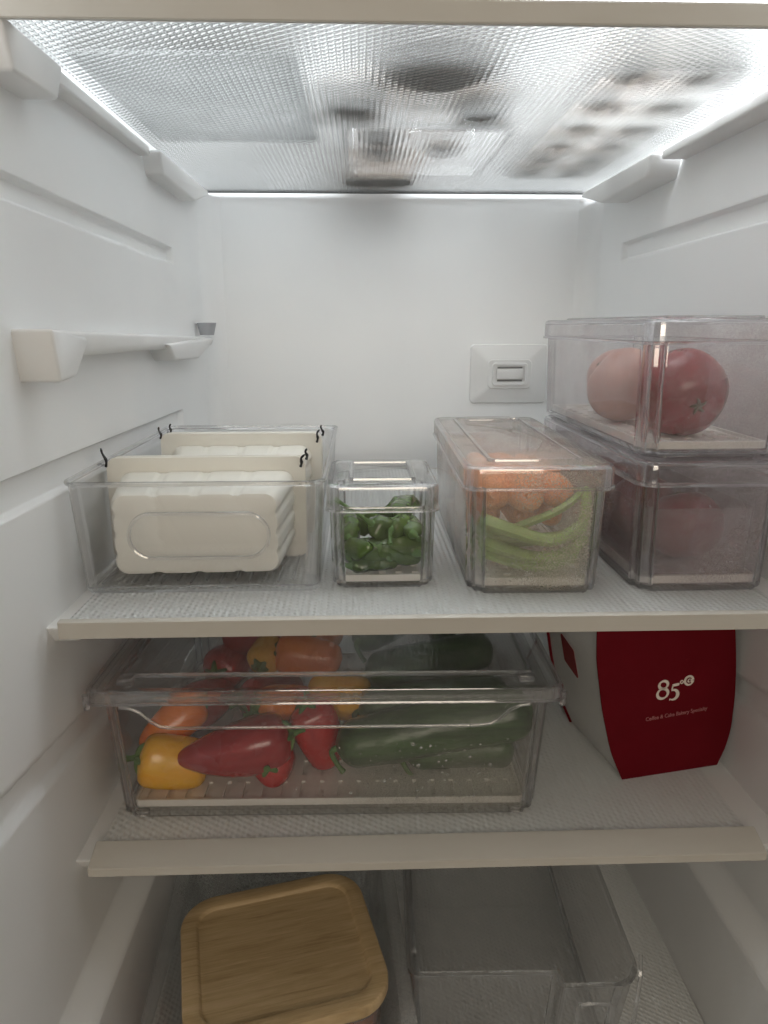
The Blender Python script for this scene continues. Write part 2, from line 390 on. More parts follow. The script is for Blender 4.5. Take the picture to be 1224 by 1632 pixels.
# ------------------------------------------------------------------ the refrigerator liner
ZT, ZL, ZF, CEIL = .3695, -.1934, -.435, .625
XL, XR, YB, YFR = -.014, .548, .600, -.16
def sstep(a, b, t):
    if a == b: return 1.0 if t >= a else 0.0
    u = max(0, min(1, (t-a)/(b-a))); return u*u*(3-2*u)
def band(z, lo, hi, e): return sstep(lo-e, lo+e, z)*(1-sstep(hi-e, hi+e, z))
def axis_samples(lo, hi, base, dense):
    s = set(); k = lo
    while k < hi: s.add(round(k, 5)); k += base
    s.add(hi)
    for c, wd in dense:
        for q in range(-6, 7): 
            t = c+wd*q/6
            if lo < t < hi: s.add(round(t, 5))
    return sorted(s)
def liner_wall(name, side):
    gr = [(.2745, .2895, .433, .016), (.0785, .1015, .43, .012), (-.1195, -.0960, .42, .12)] if side < 0 else \
         [(.2815, .3005, .492, .009), (.0785, .1015, .43, .012), (-.1195, -.0960, .42, .12)]
    zs = axis_samples(ZF-.02, CEIL, .0022, [(g[0]-g[3]*.0, .004) for g in gr]+[(g[1], .004) for g in gr]+[(-.13-.0*q, .036) for q in range(1)]+[(-.300, .02)])
    ys = axis_samples(YFR, YB, .02, [(g[2], .01) for g in gr]+[(YB-.015, .015), (YB-.03, .015)])
    V = []; F = []
    for y in ys:
        for z in zs:
            d = 0.0                                   # distance towards the room inside
            d += .006*sstep(-.1, .5, y)               # draft of the moulding
            d += .022*sstep(-.285, -.325, z)*1.0 if False else .020*(1-sstep(-.318, -.292, z))
            for lo, hi, ye, sl in gr:
                zz = z + (y+.0)*sl
                d -= .0065*band(zz, lo, hi, .0016)*(1-sstep(ye-.006, ye+.001, y))
            q = max(0, y-(YB-.03))/.03                # rounded inner corner to the back wall
            if q > 0: d += .03*(1-math.sqrt(max(0, 1-q*q)))
            x = XL+d if side < 0 else XR-d
            V.append((x, y, z))
    n = len(zs)
    for i in range(len(ys)-1):
        for k in range(n-1): F.append([i*n+k, (i+1)*n+k, (i+1)*n+k+1, i*n+k+1])
    # outer skin gives the liner a thickness
    b = len(V); xo = XL-.04 if side < 0 else XR+.04
    V += [(xo, ys[0], zs[0]), (xo, ys[-1], zs[0]), (xo, ys[-1], zs[-1]), (xo, ys[0], zs[-1])]
    F.append([b, b+3, b+2, b+1])
    F.append([b, *[0+k for k in range(n)], b+3])
    o = mesh(name, V, F, MT['wall'], None, True, 60)
    o['kind'] = 'structure'; return o
wall_left = liner_wall('wall_left', -1); wall_right = liner_wall('wall_right', 1)
wall_back = box('wall_back', (XL-.04, YB-.0005, ZF-.05), (XR+.04, YB+.04, CEIL+.04), MT['wall'], None, 0); wall_back['kind'] = 'structure'
ceil = box('ceiling', (XL-.04, YFR, CEIL), (XR+.04, YB, CEIL+.03), MT['wall'], None, 0); ceil['kind'] = 'structure'
flo = box('floor', (XL-.04, YFR-.05, ZF-.05), (XR+.04, YB, ZF-.02), MT['wall'], None, 0); flo['kind'] = 'structure'
fixture = box('lamp_housing', (.11, .24, CEIL-.006), (.43, .48, CEIL), MT['bracket'], ceil, .002)

def wedge(name, prof, x0, x1, parent, mat=None, bev=.004):
    """profile in (y, z), extruded in x with rounded edges"""
    bm = bmesh.new(); a = [bm.verts.new((x0, p[0], p[1])) for p in prof]; b = [bm.verts.new((x1, p[0], p[1])) for p in prof]
    L = len(prof); bm.faces.new(a[::-1]); bm.faces.new(b)
    for i in range(L): bm.faces.new((a[i], a[(i+1) % L], b[(i+1) % L], b[i]))
    if bev: bmesh.ops.bevel(bm, geom=bm.edges[:], offset=bev, segments=3, affect='EDGES', profile=.5, clamp_overlap=True)
    return bmobj(name, bm, mat or MT['bracket'], parent, True, 50)
# spare shelf support on the left wall, half way up
sup = wedge('shelf_support', [(.018, .194), (.55, .181), (.55, .171), (.40, .172), (.04, .176), (.018, .178)], XL-.004, .009, wall_left, None, .003)
wedge('support_block', [(.015, .195), (.03, .192), (.074, .189), (.076, .184), (.048, .162), (.020, .160)], XL-.004, .013, wall_left, None, .004)
wedge('support_block', [(.30, .178), (.53, .181), (.54, .177), (.44, .158), (.325, .160)], XL-.004, .014, wall_left, None, .004)
bm = bmesh.new(); bmesh.ops.create_cone(bm, cap_ends=True, segments=24, radius1=.009, radius2=.013, depth=.016)
bmesh.ops.translate(bm, verts=bm.verts, vec=(.006, .53, .192)); bmobj('support_peg', bm, MT['grey'], wall_left)
# ledges on which the shelves rest, both walls
for (wl, s) in ((wall_left, -1), (wall_right, 1)):
    for z in (ZT-.003, -.0135, ZL-.0135):
        xa, xb = (XL-.004, .005) if s < 0 else (XR+.004, .515)
        e = .33 if z > .3 else .50
        f = .028 if z > .3 else .012
        if z > .3: xa, xb = (XL-.004, .001) if s < 0 else (XR+.004, .519)
        hh = .006 if z > .3 else .0105
        wedge('shelf_ledge', [(f, z+.004), (e, z+.0035), (e, z-hh), (f+.012, z-hh-.001)], min(xa, xb), max(xa, xb), wl, None, .002)
    # wedge brackets below the upper shelf
    xa, xb = (XL-.004, .010) if s < 0 else (XR+.004, .510)
    wedge('shelf_bracket', [(.335, ZT-.0015), (.57, ZT-.0015), (.585, ZT-.004), (.49, ZT-.026), (.345, ZT-.024)], min(xa, xb), max(xa, xb)+.0, wl, None, .005)
    wedge('shelf_bracket', [(.0, ZT-.003), (.09, ZT-.003), (.075, ZT-.028), (.01, ZT-.03)], min(xa, xb), max(xa, xb)+.0, wl, None, .003)

# vent plate with its slot on the back wall
vt = thing('vent_cover', 'raised square white vent plate with small slotted latch on the back wall', 'vent', (.425, YB, .128))
def pyr(name, w0, h0, w1, h1, t, r0, r1, mat, parent, y0=0.0):
    a = rrect(w0, h0, r0, 5); b = rrect(w1, h1, r1, 5)
    rings = [[(p.x, -y0+.003, p.y) for p in a], [(p.x, -y0-.003, p.y) for p in a], [(p.x*.985, -y0-.0045, p.y*.985) for p in a],
             [(p.x*1.03, -y0-t+.0015, p.y*1.03) for p in b], [(p.x, -y0-t, p.y) for p in b]]
    return loft(name, rings, mat, parent)
pl = pyr('plate', .112, .084, .062, .040, .013, .006, .006, MT['bracket'], vt)
a = rrect(.052, .032, .005, 5); b2 = rrect(.044, .025, .004, 5)
loft('latch_ring', [[(p.x, -.0128, p.y) for p in a], [(p.x, -.0155, p.y) for p in scaled(a, .97, .97)], [(p.x, -.0155, p.y) for p in b2], [(p.x, -.0120, p.y) for p in b2]], MT['bracket'], vt, False, False, closed=True)
box('latch', (-.019, -.0165, -.0065), (.019, -.0125, .0075), MT['bracket'], vt, .001)
box('slot', (-.018, -.0140, .0082), (.018, -.0128, .0104), MT['slot'], vt, 0)
box('slot', (-.018, -.0140, -.0102), (.018, -.0128, -.0080), MT['slot'], vt, 0)

# ------------------------------------------------------------------ shelves
def shelf(label, z, yb, gm, trim_d, slope, drop=0):
    """z = top of the front trim"""
    t = thing('glass_shelf', label, 'shelf', (0, 0, z), 0, 'glass shelves across the refrigerator')
    W = .52
    box('pane', (.0035, trim_d-.003, -.0062), (W-.0035, yb, -.0022), gm, t, .0006, 1)
    pr_ = [(0, -.0125-drop*.25), (0, -.0008-drop), (.0010, -drop), (trim_d*.96, slope), (trim_d, slope-.0012), (trim_d, -.0068), (.006, -.0070-drop*.3), (.004, -.0125-drop*.25)]
    bm = bmesh.new(); x0, x1 = 0, W+.0015
    A = [bm.verts.new((x0, p[0], p[1])) for p in pr_]; B = [bm.verts.new((x1, p[0], p[1])) for p in pr_]; L = len(pr_)
    bm.faces.new(A[::-1]); bm.faces.new(B)
    for i in range(L): bm.faces.new((A[i], A[(i+1) % L], B[(i+1) % L], B[i]))
    bmesh.ops.bevel(bm, geom=bm.edges[:], offset=.0005, segments=2, affect='EDGES', clamp_overlap=True)
    bmobj('front_trim', bm, MT['trim'], t, True, 40)
    box('back_trim', (.0035, yb, -.0072), (W-.0035, yb+.002, -.0016), MT['slot'] if z > .3 else MT['trim'], t, .0004, 1)
    return t
shelf('ribbed glass shelf overhead, lit from above, with round things resting on it', ZT+.0062, .584, MT['glass_top'], .018, 0)
shelf('textured glass shelf with cream trim carrying the open bin and lidded boxes', 0.0, .548, MT['glass_mid'], .006, 0)
shelf('textured glass shelf with broad cream trim under the pepper bin and red box', ZL, .548, MT['glass_low'], .0225, .0008, .0062)
t = thing('glass_shelf', 'lowest textured glass panel under the wooden-lidded container and empty clear bin', 'shelf', (0, 0, ZF), 0, 'glass shelves across the refrigerator')
box('pane', (XL+.022, -.10, -.0062), (XR-.022, .575, -.0022), MT['glass_base'], t, .0006, 1)
box('back_trim', (XL+.022, .575, -.012), (XR-.022, .58, -.001), MT['trim'], t, .0006, 1)

# ------------------------------------------------------------------ clear boxes
def body(parent, w_, d_, h, notch=.010, wall=.002, floor=.0035, taper=.965, mats=None, r=.003, base_z=.0):
    o = notched(w_, d_, notch, r) if notch else rrect(w_, d_, r, 7)
    mats = mats or [MT['clear'], MT['edge']]
    rings = []
    def at(s, off, z): return ring(offset(scaled(o, s, 1-(1-s)*min(w_, d_)/d_ if d_ > w_ else s), off), z)
    rings.append(at(taper, .0035, base_z)); rings.append(at(taper, .0012, base_z+.0009)); rings.append(at(taper, 0, base_z+.0030))
    rings.append(at(1, 0, h-.0015)); rings.append(at(1, .0006, h)); rings.append(at(1, wall-.0004, h)); rings.append(at(1, wall, h-.0015))
    rings.append(at(taper, wall, base_z+floor+.002)); rings.append(at(taper, wall+.0022, base_z+floor))
    return loft('body', rings, mats, parent)
def lid(parent, w_, d_, z0, h, r=.010, wall=.002, panel=.012, mats=None, raise_=.0022, name='lid'):
    o = rrect(w_, d_, r, 7); mats = mats or [MT['clear'], MT['edge']]
    a = lambda off, z: ring(offset(o, off), z)
    rr = min(.0035, r*.4)
    rings = [a(wall+.0026, z0+h-.0022), a(wall+.0004, z0+h-.0030), a(wall, z0+h-.0050), a(wall, z0+.0022), a(wall-.0006, z0), a(-.0010, z0), a(-.0014, z0+.0010), a(-.0010, z0+.0020), a(0, z0+.0024),
             a(0, z0+h-rr), a(rr*.3, z0+h-rr*.3), a(rr, z0+h)]
    top = loft(name, rings, mats, parent)
    # raised rectangular bead on the top
    p = rrect(w_-2*panel, d_-2*panel, max(.003, r-.006), 6)
    b = lambda off, z: ring(offset(p, off), z)
    zt = z0+h-.0004
    loft('lid_bead', [b(0, zt), b(.0004, zt+raise_*.8), b(.0012, zt+raise_), b(.0026, zt+raise_), b(.0034, zt+raise_*.8), b(.0038, zt)], [MT['edge'], MT['edge']], top, False, False, closed=True)
    return top
def drain(parent, w_, d_, z, nx, ny, fx=.35, fy=.6, t_=.0018):
    """slotted white drain plate: a grid of openings over an added white backing"""
    bm = bmesh.new(); xs = []; ys = []
    for i in range(nx): xs += [-w_/2+w_*(i+.5-fx/2)/nx, -w_/2+w_*(i+.5+fx/2)/nx]
    for i in range(ny): ys += [-d_/2+d_*(i+.5-fy/2)/ny, -d_/2+d_*(i+.5+fy/2)/ny]
    xs = [-w_/2]+xs+[w_/2]; ys = [-d_/2]+ys+[d_/2]
    g = [[bm.verts.new((x, y, z)) for y in ys] for x in xs]
    for i in range(len(xs)-1):
        for j in range(len(ys)-1):
            if i % 2 == 1 and j % 2 == 1: continue
            bm.faces.new((g[i][j], g[i+1][j], g[i+1][j+1], g[i][j+1]))
    r_ = bmesh.ops.extrude_face_region(bm, geom=bm.faces[:])
    bmesh.ops.translate(bm, verts=[v for v in r_['geom'] if isinstance(v, bmesh.types.BMVert)], vec=(0, 0, t_))
    o = bmobj('drain_plate', bm, MT['insert'], parent, False)
    box('slot_backing', (-w_/2, -d_/2, z-.0016), (w_/2, d_/2, z-.0003), MT['insert'], o, 0)  # added white backing that keeps the slots looking bright
    rim = rrect(w_+.003, d_+.003, .004, 4); b = lambda off, z_: ring(offset(rim, off), z_)
    loft('drain_rim', [b(0, z-.002), b(0, z+.004), b(.002, z+.004), b(.002, z-.002)], MT['insert'], o, False, False, closed=True)
    return o
def droplets(parent, spots, name='droplets'):
    bm = bmesh.new()
    for (x, y, z, r, nrm) in spots:
        mt = Matrix.Translation((x, y, z)) @ Vector((0, 0, 1)).rotation_difference(Vector(nrm)).to_matrix().to_4x4() @ Matrix.Diagonal((1, random.uniform(.9, 1.25), .5, 1))
        bmesh.ops.create_icosphere(bm, subdivisions=2, radius=r, matrix=mt)
    o = bmobj(name, bm, MT['water'], parent); o['kind'] = 'stuff'; return o

# --- open bin
OB = thing('open_bin', 'open clear plastic bin with oval embossed handle, holding upright cream trays', 'bin', (.0865, .205, -.0022+.0002))
w_, d_, h_ = .189, .305, .0885
o = rrect(w_, d_, .012, 8)
def at(s, off, z): return ring(offset(scaled(o, s, 1-(1-s)*.62), off), z)
loft('body', [at(.955, .004, 0), at(.955, .0012, .001), at(.955, 0, .0035), at(1, 0, h_-.004), at(1, -.0018, h_-.003), at(1, -.0024, h_-.0012), at(1, -.0016, h_), at(1, .0006, h_), at(1, .002, h_-.0015), at(1, .0022, h_-.004), at(.955, .0022, .006), at(.955, .0045, .004)], [MT['clear'], MT['edge']], OB)
ov = fillet([(-.053, -.0185), (.053, -.0185), (.053, .0185), (-.053, .0185)], .0184, 10)
def ovr(off, y): return [(p.x+.0015, y-(p.y+.049)*.047*0, p.y+.047) for p in offset(ov, off)]
yf = -d_/2+.0012
loft('handle_ring', [ovr(0, yf), ovr(.0004, yf-.0022), ovr(.0014, yf-.0026), ovr(.0024, yf-.0022), ovr(.0028, yf)], [MT['edge'], MT['edge']], OB, False, False, closed=True)
V, F = [], []
for i in range(15):
    x = -.079+i*.0113
    tube('', [(x, -.135+.006*(i % 2), .0042), (x, .13, .0042)], .0009, None, None, 6, None, (V, F))
mesh('floor_ribs', V, F, MT['edge_grey'], OB)

# --- cream trays standing on edge inside it
def ribbed(w0, h0, r, n_top, n_side, amp):
    """tray outline in (x, z) with shallow flutes along its edges"""
    base = rrect(w0, h0, r, 6); out = []
    L = len(base)
    for i in range(L):
        a, b = base[i], base[(i+1) % L]; seg = (b-a).length; k = max(1, int(seg/.0012))
        for q in range(k):
            p = a+(b-a)*q/k; s = 0
            nrm = Vector((-(b-a).y, (b-a).x)).normalized()
            if seg > .03:
                horiz = abs((b-a).x) > abs((b-a).y); m = n_top if horiz else n_side
                u = (p.x/w0+.5) if horiz else (p.y/h0+.5)
                for c in range(m):
                    cc = (c+1)/(m+1)
                    for dd in (-.012, .012):
                        s = max(s, math.exp(-((u-cc-dd)*(w0 if horiz else h0)/.0022)**2))
            out.append(p+nrm*amp*s)
    return out
def tray(label, x, y, z0, wb, hb, wf, hf, depth, lean, rz=0, tabs=()):
    t = thing('food_tray', label, 'tray', (x, y, z0), rz, 'cream trays in the open bin'); t.rotation_euler = (lean, 0, rz)
    fb = ribbed(wb, hb, .010, 3, 3, .0013); n = len(fb)
    sx, sz = (wf-.020)/wb, (hf-.024)/hb
    zc = hf/2
    def rg(s_, sc_x, sc_z, yy, flat=0): return [(p.x*sc_x, yy, zc+p.y*sc_z) for p in s_]
    dz = .0085
    def rg(s_, sc_x, sc_z, yy, flat=0):
        k = dz*(1-min(1, yy/depth)); return [(p.x*sc_x, yy, zc-k+p.y*sc_z) for p in s_]
    rings = [rg(fb, .90, .86, 0), rg(fb, .965, .95, .0012), rg(fb, 1, 1, .005)]
    for k in range(1, 7):
        u = k/6; rings.append(rg(fb, 1+(sx-1)*u, 1+(sz-1)*u, .005+(depth-.006)*u))
    rings.append(rg(fb, sx*.985, sz*.98, depth-.0018)); rings.append(rg(fb, .93, .9, .004))
    loft('body', rings, MT['tray'], t)
    fl = rrect(wf, hf, .0085, 8); fin = rrect(wf-.026, hf-.030, .010, 8)
    fi = lambda yy: [(p.x, yy, zc+p.y) for p in fin]
    fr = lambda off, yy: [(p.x, yy, zc+p.y) for p in offset(fl, off)]
    loft('flange', [fr(.004, depth-.0015), fr(0, depth-.0015), fr(-.0006, depth), fr(0, depth+.0012), fr(.004, depth+.0012), fi(depth+.0012), fi(depth-.0002)], MT['tray'], t, False, False, closed=True)
    ly = depth+.006
    loft('lid_panel', [fr(.001, ly+.006), fr(-.0004, ly+.0052), fr(-.0004, ly+.0003), fr(.003, ly-.0008), fi(ly-.0008)], MT['tray'], t)
    for (tx, tz, ty, hgt, ln) in tabs:
        pts = [(tx, ty, tz-hgt*.55), (tx+.001, ty-.0006, tz-hgt*.2), (tx-.0008+ln*.4, ty, tz+hgt*.2), (tx+ln, ty+.0004, tz+hgt*.5)]
        tube('film_scrap', spline(pts, 4), [.0012, .0013, .0011, .0010, .0013, .0015, .0012, .001, .0009, .001, .0011, .0008, .0006], MT['film'], t, 6)
    return t
tray('cream ribbed tray on edge behind the oval handle, its base facing out', .0800, .078, .0030, .130, .066, .166, .088, .060, R(-2), R(1.5),
     [(-.0835, .089, .0585, .015, -.003), (.079, .0845, .0578, .010, .004), (.0835, .089, .066, .009, .001)])
tray('cream ribbed tray leaning at the back of the open bin behind another tray', .0905, .200, .0030, .118, .060, .158, .092, .045, R(-2), R(-.5),
     [(-.0795, .093, .045, .011, -.001), (.0745, .0895, .0430, .012, .003), (.0795, .094, .053, .010, -.001), (-.072, .096, .054, .009, .001)])

# --- small box of green peppers
GB = thing('lidded_box', 'small lidded clear box packed with green peppers', 'box', (.2252, .114, -.0022))
body(GB, .082, .104, .066, .009, .0018, .0035, .965)
lid(GB, .0855, .1075, .062, .0215, .010, .0018, .0165)
drain(GB, .066, .085, .005, 5, 5, .4, .5)

def gpepper(label, loc, axis, L=.055, rad=.0135, stemL=.012, curl=.3, roll=0, shape=0, group='green peppers in the small box'):
    t = thing('green_pepper', label, 'pepper', (0, 0, 0), 0, group)
    L *= 1.12; rad *= .86; n = 20; pts = []; rs = []
    ph = random.uniform(0, 6)
    for i in range(n+1):
        u = i/n; b = curl*.25*L*math.sin(u*math.pi*.9)
        pts.append((b, 0, u*L))
        rs.append(rad*max(.05, lerp([0, .05, .15, .35, .6, .82, .95, 1], [.35, .78, .97, 1.0, .9, .68, .38, .06], u)))
    wr = lambda u, a: 1+.13*math.sin(3*a+ph+2*u)+.06*math.sin(5*a+9*u+ph)+.05*math.sin(15*u+2*a+ph)+.03*math.sin(31*u+ph)
    rs = [q*.90 for q in rs]
    tube('body', pts, rs, MT['green'], t, 18, wr)
    st = [(0, 0, .0015), (.0005, 0, -.003), (.002, .001, -.004-stemL*.4), (.006*stemL/.012, .002, -.004-stemL)]
    tube('stem', spline(st, 4), [.0046, .0040, .0032, .0026, .0022, .0018, .0016, .0015, .0014, .0014, .0014, .0016, .0019], MT['stem'], t, 8)
    aim(t, loc, axis, roll); return t
gl_ = 'glossy green pepper among those heaped in the small lidded box'
GP = [  # (x, y, z, axis, L, rad, stem, curl)
    (.2165, .081, .0460, (.62, .25, -.45), .040, .0135, .028, .2),
    (.205, .079, .0245, (.95, .12, .10), .050, .0135, .006, -.2),
    (.198, .098, .017, (.15, -.3, .12), .040, .0125, .004, .3),
    (.253, .080, .021, (-.4, .85, .05), .046, .0140, .003, .3),
    (.250, .078, .0420, (-.2, .95, .05), .038, .0110, .003, .2),
    (.232, .080, .0455, (.25, .9, .10), .040, .0120, .012, .5),
    (.241, .100, .053, (.3, .8, .1), .038, .0105, .020, .5),
    (.203, .114, .042, (.6, .7, .02), .040, .0130, .010, .2),
    (.232, .128, .046, (.5, .6, .0), .040, .0125, .014, .2),
    (.232, .0785, .0175, (.35, .9, 0), .044, .0112, .003, .4),
    (.216, .108, .018, (.8, .4, 0), .046, .0130, .008, .2),
    (.250, .112, .028, (-.6, .8, .0), .045, .0130, .006, .2),
    (.199, .082, .038, (-.05, .8, .3), .038, .0110, .004, .3),
    (.200, .0765, .0125, (.98, .05, .0), .034, .0090, .003, .3),
    (.222, .0735, .0290, (.9, .2, -.35), .034, .0085, .014, .6),
]
for i, (x, y, z, ax, L, rad, sl, cu) in enumerate(GP):
    if i and z > .036: z -= .005
    gpepper('green pepper with a long dark bent stem on top of the small box heap' if i == 0 else gl_, (x, y, z), ax, L, rad, sl, cu, random.uniform(0, 6))

# --- carrot box
CB = thing('lidded_box', 'long lidded clear box of carrots over light green stalks, misted inside', 'box', (.3430, .189, -.0022), R(-1.0))
FM = [MT['clear_carrot'], MT['edge_grey']]
body(CB, .106, .288, .083, .011, .002, .004, .962, FM)
lid(CB, .1115, .292, .0815, .0185, .012, .002, .019, FM)
drain(CB, .085, .262, .006, 5, 14, .4, .55)
box('lid_handle', (-.025, .10, .099), (.025, .118, .104), MT['edge'], CB, .002)
def stalk(label, pts, r0, r1, name='celery_stalk', mat='stalk', group='light green stalks in the carrot box'):
    p = spline(pts, 6); n = len(p)-1
    o_ = tube(name, p, [(r0+(r1-r0)*i/n)*(1 if 0 < i < n else .7) for i in range(n+1)], MT[mat], None, 10, lambda u, a: 1+.18*math.cos(2*a)+.05*math.cos(6*a))
    return tag(o_, label, 'stalk', group)
sl_ = 'light green stalk curving along the front of the carrot box'
SP = [([(.299, .062, .048), (.320, .054, .043), (.345, .051, .036), (.362, .052, .036), (.384, .060, .046)], .0056, .0036),
      ([(.300, .068, .030), (.318, .058, .026), (.342, .053, .021), (.366, .053, .024), (.386, .060, .034)], .0050, .0034),
      ([(.303, .074, .020), (.325, .060, .015), (.350, .056, .012), (.372, .060, .018), (.388, .075, .030)], .0042, .0032),
      ([(.300, .080, .040), (.318, .067, .038), (.340, .064, .046), (.366, .066, .056), (.387, .075, .068)], .0036, .0026),
      ([(.372, .058, .014), (.380, .060, .034), (.386, .064, .056), (.388, .075, .070)], .0042, .0034),
      ([(.303, .090, .014), (.330, .074, .012), (.358, .072, .012), (.380, .090, .014)], .0042, .0036),
      ([(.304, .105, .024), (.330, .088, .024), (.360, .086, .026), (.383, .100, .024)], .0052, .0040)]
for pts, a, b in SP: stalk(sl_, [(.343+(x-.343)*.94, y+.0085, z+.002) for x, y, z in pts], a*1.3, b*1.3)
def carrot(label, loc, axis, L, rad, roll=0, group='carrots in the misted box'):
    t = thing('carrot', label, 'carrot', (0, 0, 0), 0, group); n = 22
    pts = [(.002*math.sin(i*.4), .0015*math.sin(i*.3+1), i/n*L) for i in range(n+1)]
    rs = [rad*lerp([0, .03, .1, .6, .93, 1], [.45, .86, 1, .78, .42, .12], i/n)*(1+.02*random.uniform(-1, 1)) for i in range(n+1)]
    tube('root', pts, rs, MT['carrot'], t, 16, lambda u, a: 1+.03*math.sin(3*a+7*u))
    tube('stem_end', [(0, 0, .002), (0, 0, -.004)], [rad*.35, rad*.22], MT['carrot'], t, 8)
    aim(t, loc, axis, roll); return t
cl_ = 'orange carrot in the misted long box above the green stalks'
for i, (x, y, z, ax, L, rad) in enumerate([(.312, .076, .070, (.03, 1, 0), .17, .0150), (.339, .070, .071, (-.02, 1, -.01), .18, .0160), (.367, .082, .068, (.0, 1, .01), .16, .0140),
      (.318, .12, .040, (.0, 1, 0), .17, .0125), (.345, .125, .038, (.03, 1, 0), .17, .0130), (.372, .13, .036, (.0, 1, 0), .15, .0115)]):
    carrot(cl_, (x, y, z), ax, L, rad, i)
sp = []
for i in range(46):
    x = random.uniform(-.042, .042); z = random.choice([random.uniform(.008, .03), random.uniform(.03, .075)])
    sp.append((x, -.144+.004*(1-z/.083)*0+.0001+.0018*(1-z/.083), z, random.uniform(.0003, .00085), (0, -1, 0)))
droplets(CB, sp)

# --- boxes of round fruit by the right wall
def fruit(name, label, loc, r, mat, squash=.88, lobes=5, amp=.03, axis=(0, 0, 1), roll=0, cat='tomato', group=None):
    t = thing(name, label, cat, (0, 0, 0), 0, group); V = []; F = []; nu, nv = 32, 22
    ph = random.uniform(0, 6)
    for j in range(nv+1):
        th = math.pi*j/nv
        for i in range(nu):
            a = 2*math.pi*i/nu; s = math.sin(th); dim = math.exp(-(th/.30)**2)*.16+math.exp(-((math.pi-th)/.3)**2)*.05
            rr = r*(1+amp*math.cos(lobes*a+ph)*s*s*max(0, math.cos(th)*.7+.5)+.015*math.sin(2*a+ph))
            V.append((rr*s*math.cos(a), rr*s*math.sin(a), r*squash*(math.cos(th)-dim*(1 if th < 1.5 else -1))))
    for j in range(nv):
        for i in range(nu): F.append([j*nu+i, j*nu+(i+1) % nu, (j+1)*nu+(i+1) % nu, (j+1)*nu+i])
    mesh('skin', V, F, MT[mat], t, True, 180)
    zt = r*squash*(1-.16)
    VV, FF = [], []
    tube('', [(0, 0, zt-.001), (0, 0, zt+.004)], [.0022, .0018], None, None, 7, None, (VV, FF))
    for k in range(5):
        a = 2*math.pi*k/5+ph
        tube('', spline([(0, 0, zt+.0008), (.004*math.cos(a), .004*math.sin(a), zt+.0018), (.007*math.cos(a+.2), .007*math.sin(a+.2), zt+.0014)], 3), [.0014, .0015, .0014, .0012, .0009, .0006, .0003], None, None, 5, None, (VV, FF))
    mesh('stem_scar', VV, FF, MT['scar'], t)
    aim(t, loc, axis, roll); return t
MV = [MT['clear_mauve'], MT['edge_grey']]; FG = [MT['clear_foggy'], MT['edge_grey']]
LB = thing('lidded_box', 'misted lidded clear box of dark fruit on the glass shelf, beneath another box', 'box', (.4695, .190, -.0022), R(.5))
body(LB, .109, .288, .086, .011, .002, .004, .962, MV); lid(LB, .1135, .292, .0835, .0185, .012, .002, .019, MV)
drain(LB, .088, .262, .006, 5, 14, .4, .55)
UB = thing('lidded_box', 'lidded clear box holding red tomatoes, stacked on top of another box', 'box', (.4655, .191, .1025), R(.6))
body(UB, .110, .288, .083, .011, .002, .004, .962, FG); lid(UB, .1135, .292, .0805, .0185, .012, .002, .019, FG)
drain(UB, .088, .262, .006, 5, 14, .4, .55)
# inner basket of the lower box
ib = rrect(.086, .255, .006, 5)
loft('inner_basket', [ring(scaled(ib, .97, .99), .009), ring(ib, .062), ring(offset(ib, .0012), .062), ring(scaled(offset(ib, .0012), .97, .99), .0102)], [MT['clear_mauve'], MT['edge_grey']], LB)
for k, (x, y, r, m, ax) in enumerate([(.4640, .104, .0345, 'tomato', (.05, -.85, -.25)), (.4480, .190, .0340, 'peach', (-.6, .3, .5)), (.470, .258, .0335, 'peach', (.2, .2, .9))]):
    fruit('tomato', ['ripe red tomato with its stem scar facing out in the upper stacked box', 'paler tomato behind the ripe red one in the upper stacked box', 'pale tomato at the far end of the upper stacked box'][k],
          (x, y, .1025+.0085+r*.97), r, m, .92, 5, .025, ax, .4*k, 'tomato', 'tomatoes in the upper box')
for k, (x, y, r) in enumerate([(.475, .100, .0300), (.466, .168, .0300), (.471, .234, .0300), (.466, .297, .0275)]):
    fruit('plum', 'dark purplish red fruit lined up in the misted lower box', (x, y, .009+r*.94), r, 'plum', .94, 5, .01, (.1*k-.1, .3, .8), k, 'fruit', 'dark fruit in the lower box')
droplets(LB, [(random.uniform(-.01, .048), -.1437+.0018*(1-z/.086), z, random.uniform(.0002, .0006), (0, -1, 0)) for z in [random.uniform(.02, .078) for _ in range(60)]])
droplets(UB, [(random.uniform(-.04, .045), -.1437+.0018*(1-z/.083), z, random.uniform(.0003, .0007), (0, -1, 0)) for z in [random.uniform(.015, .07) for _ in range(9)]])

# ------------------------------------------------------------------ the big bin of peppers and cucumbers
BB = thing('lidded_bin', 'wide lidded clear bin filled with sweet peppers and cucumbers', 'bin', (.1825, .192, ZL-.0022), R(-.9))
BM_ = [MT['clear_bin'], MT['edge_grey']]
BW, BD, BH = .356, .305, .113
body(BB, BW, BD, BH, .012, .0024, .004, .965, BM_, .003, .003)
LT = lid(BB, .372, .312, BH-.003, .0125, .011, .0024, .0215, [MT['clear_lid'], MT['edge_grey']], .003)
drain(BB, .318, .272, .009, 20, 9, .22, .70)
for x in (-.155, .155):
    for y in (-.138, .138): box('foot', (x-.006, y-.003, 0), (x+.006, y+.003, .0045), MT['edge_grey'], BB, .001)
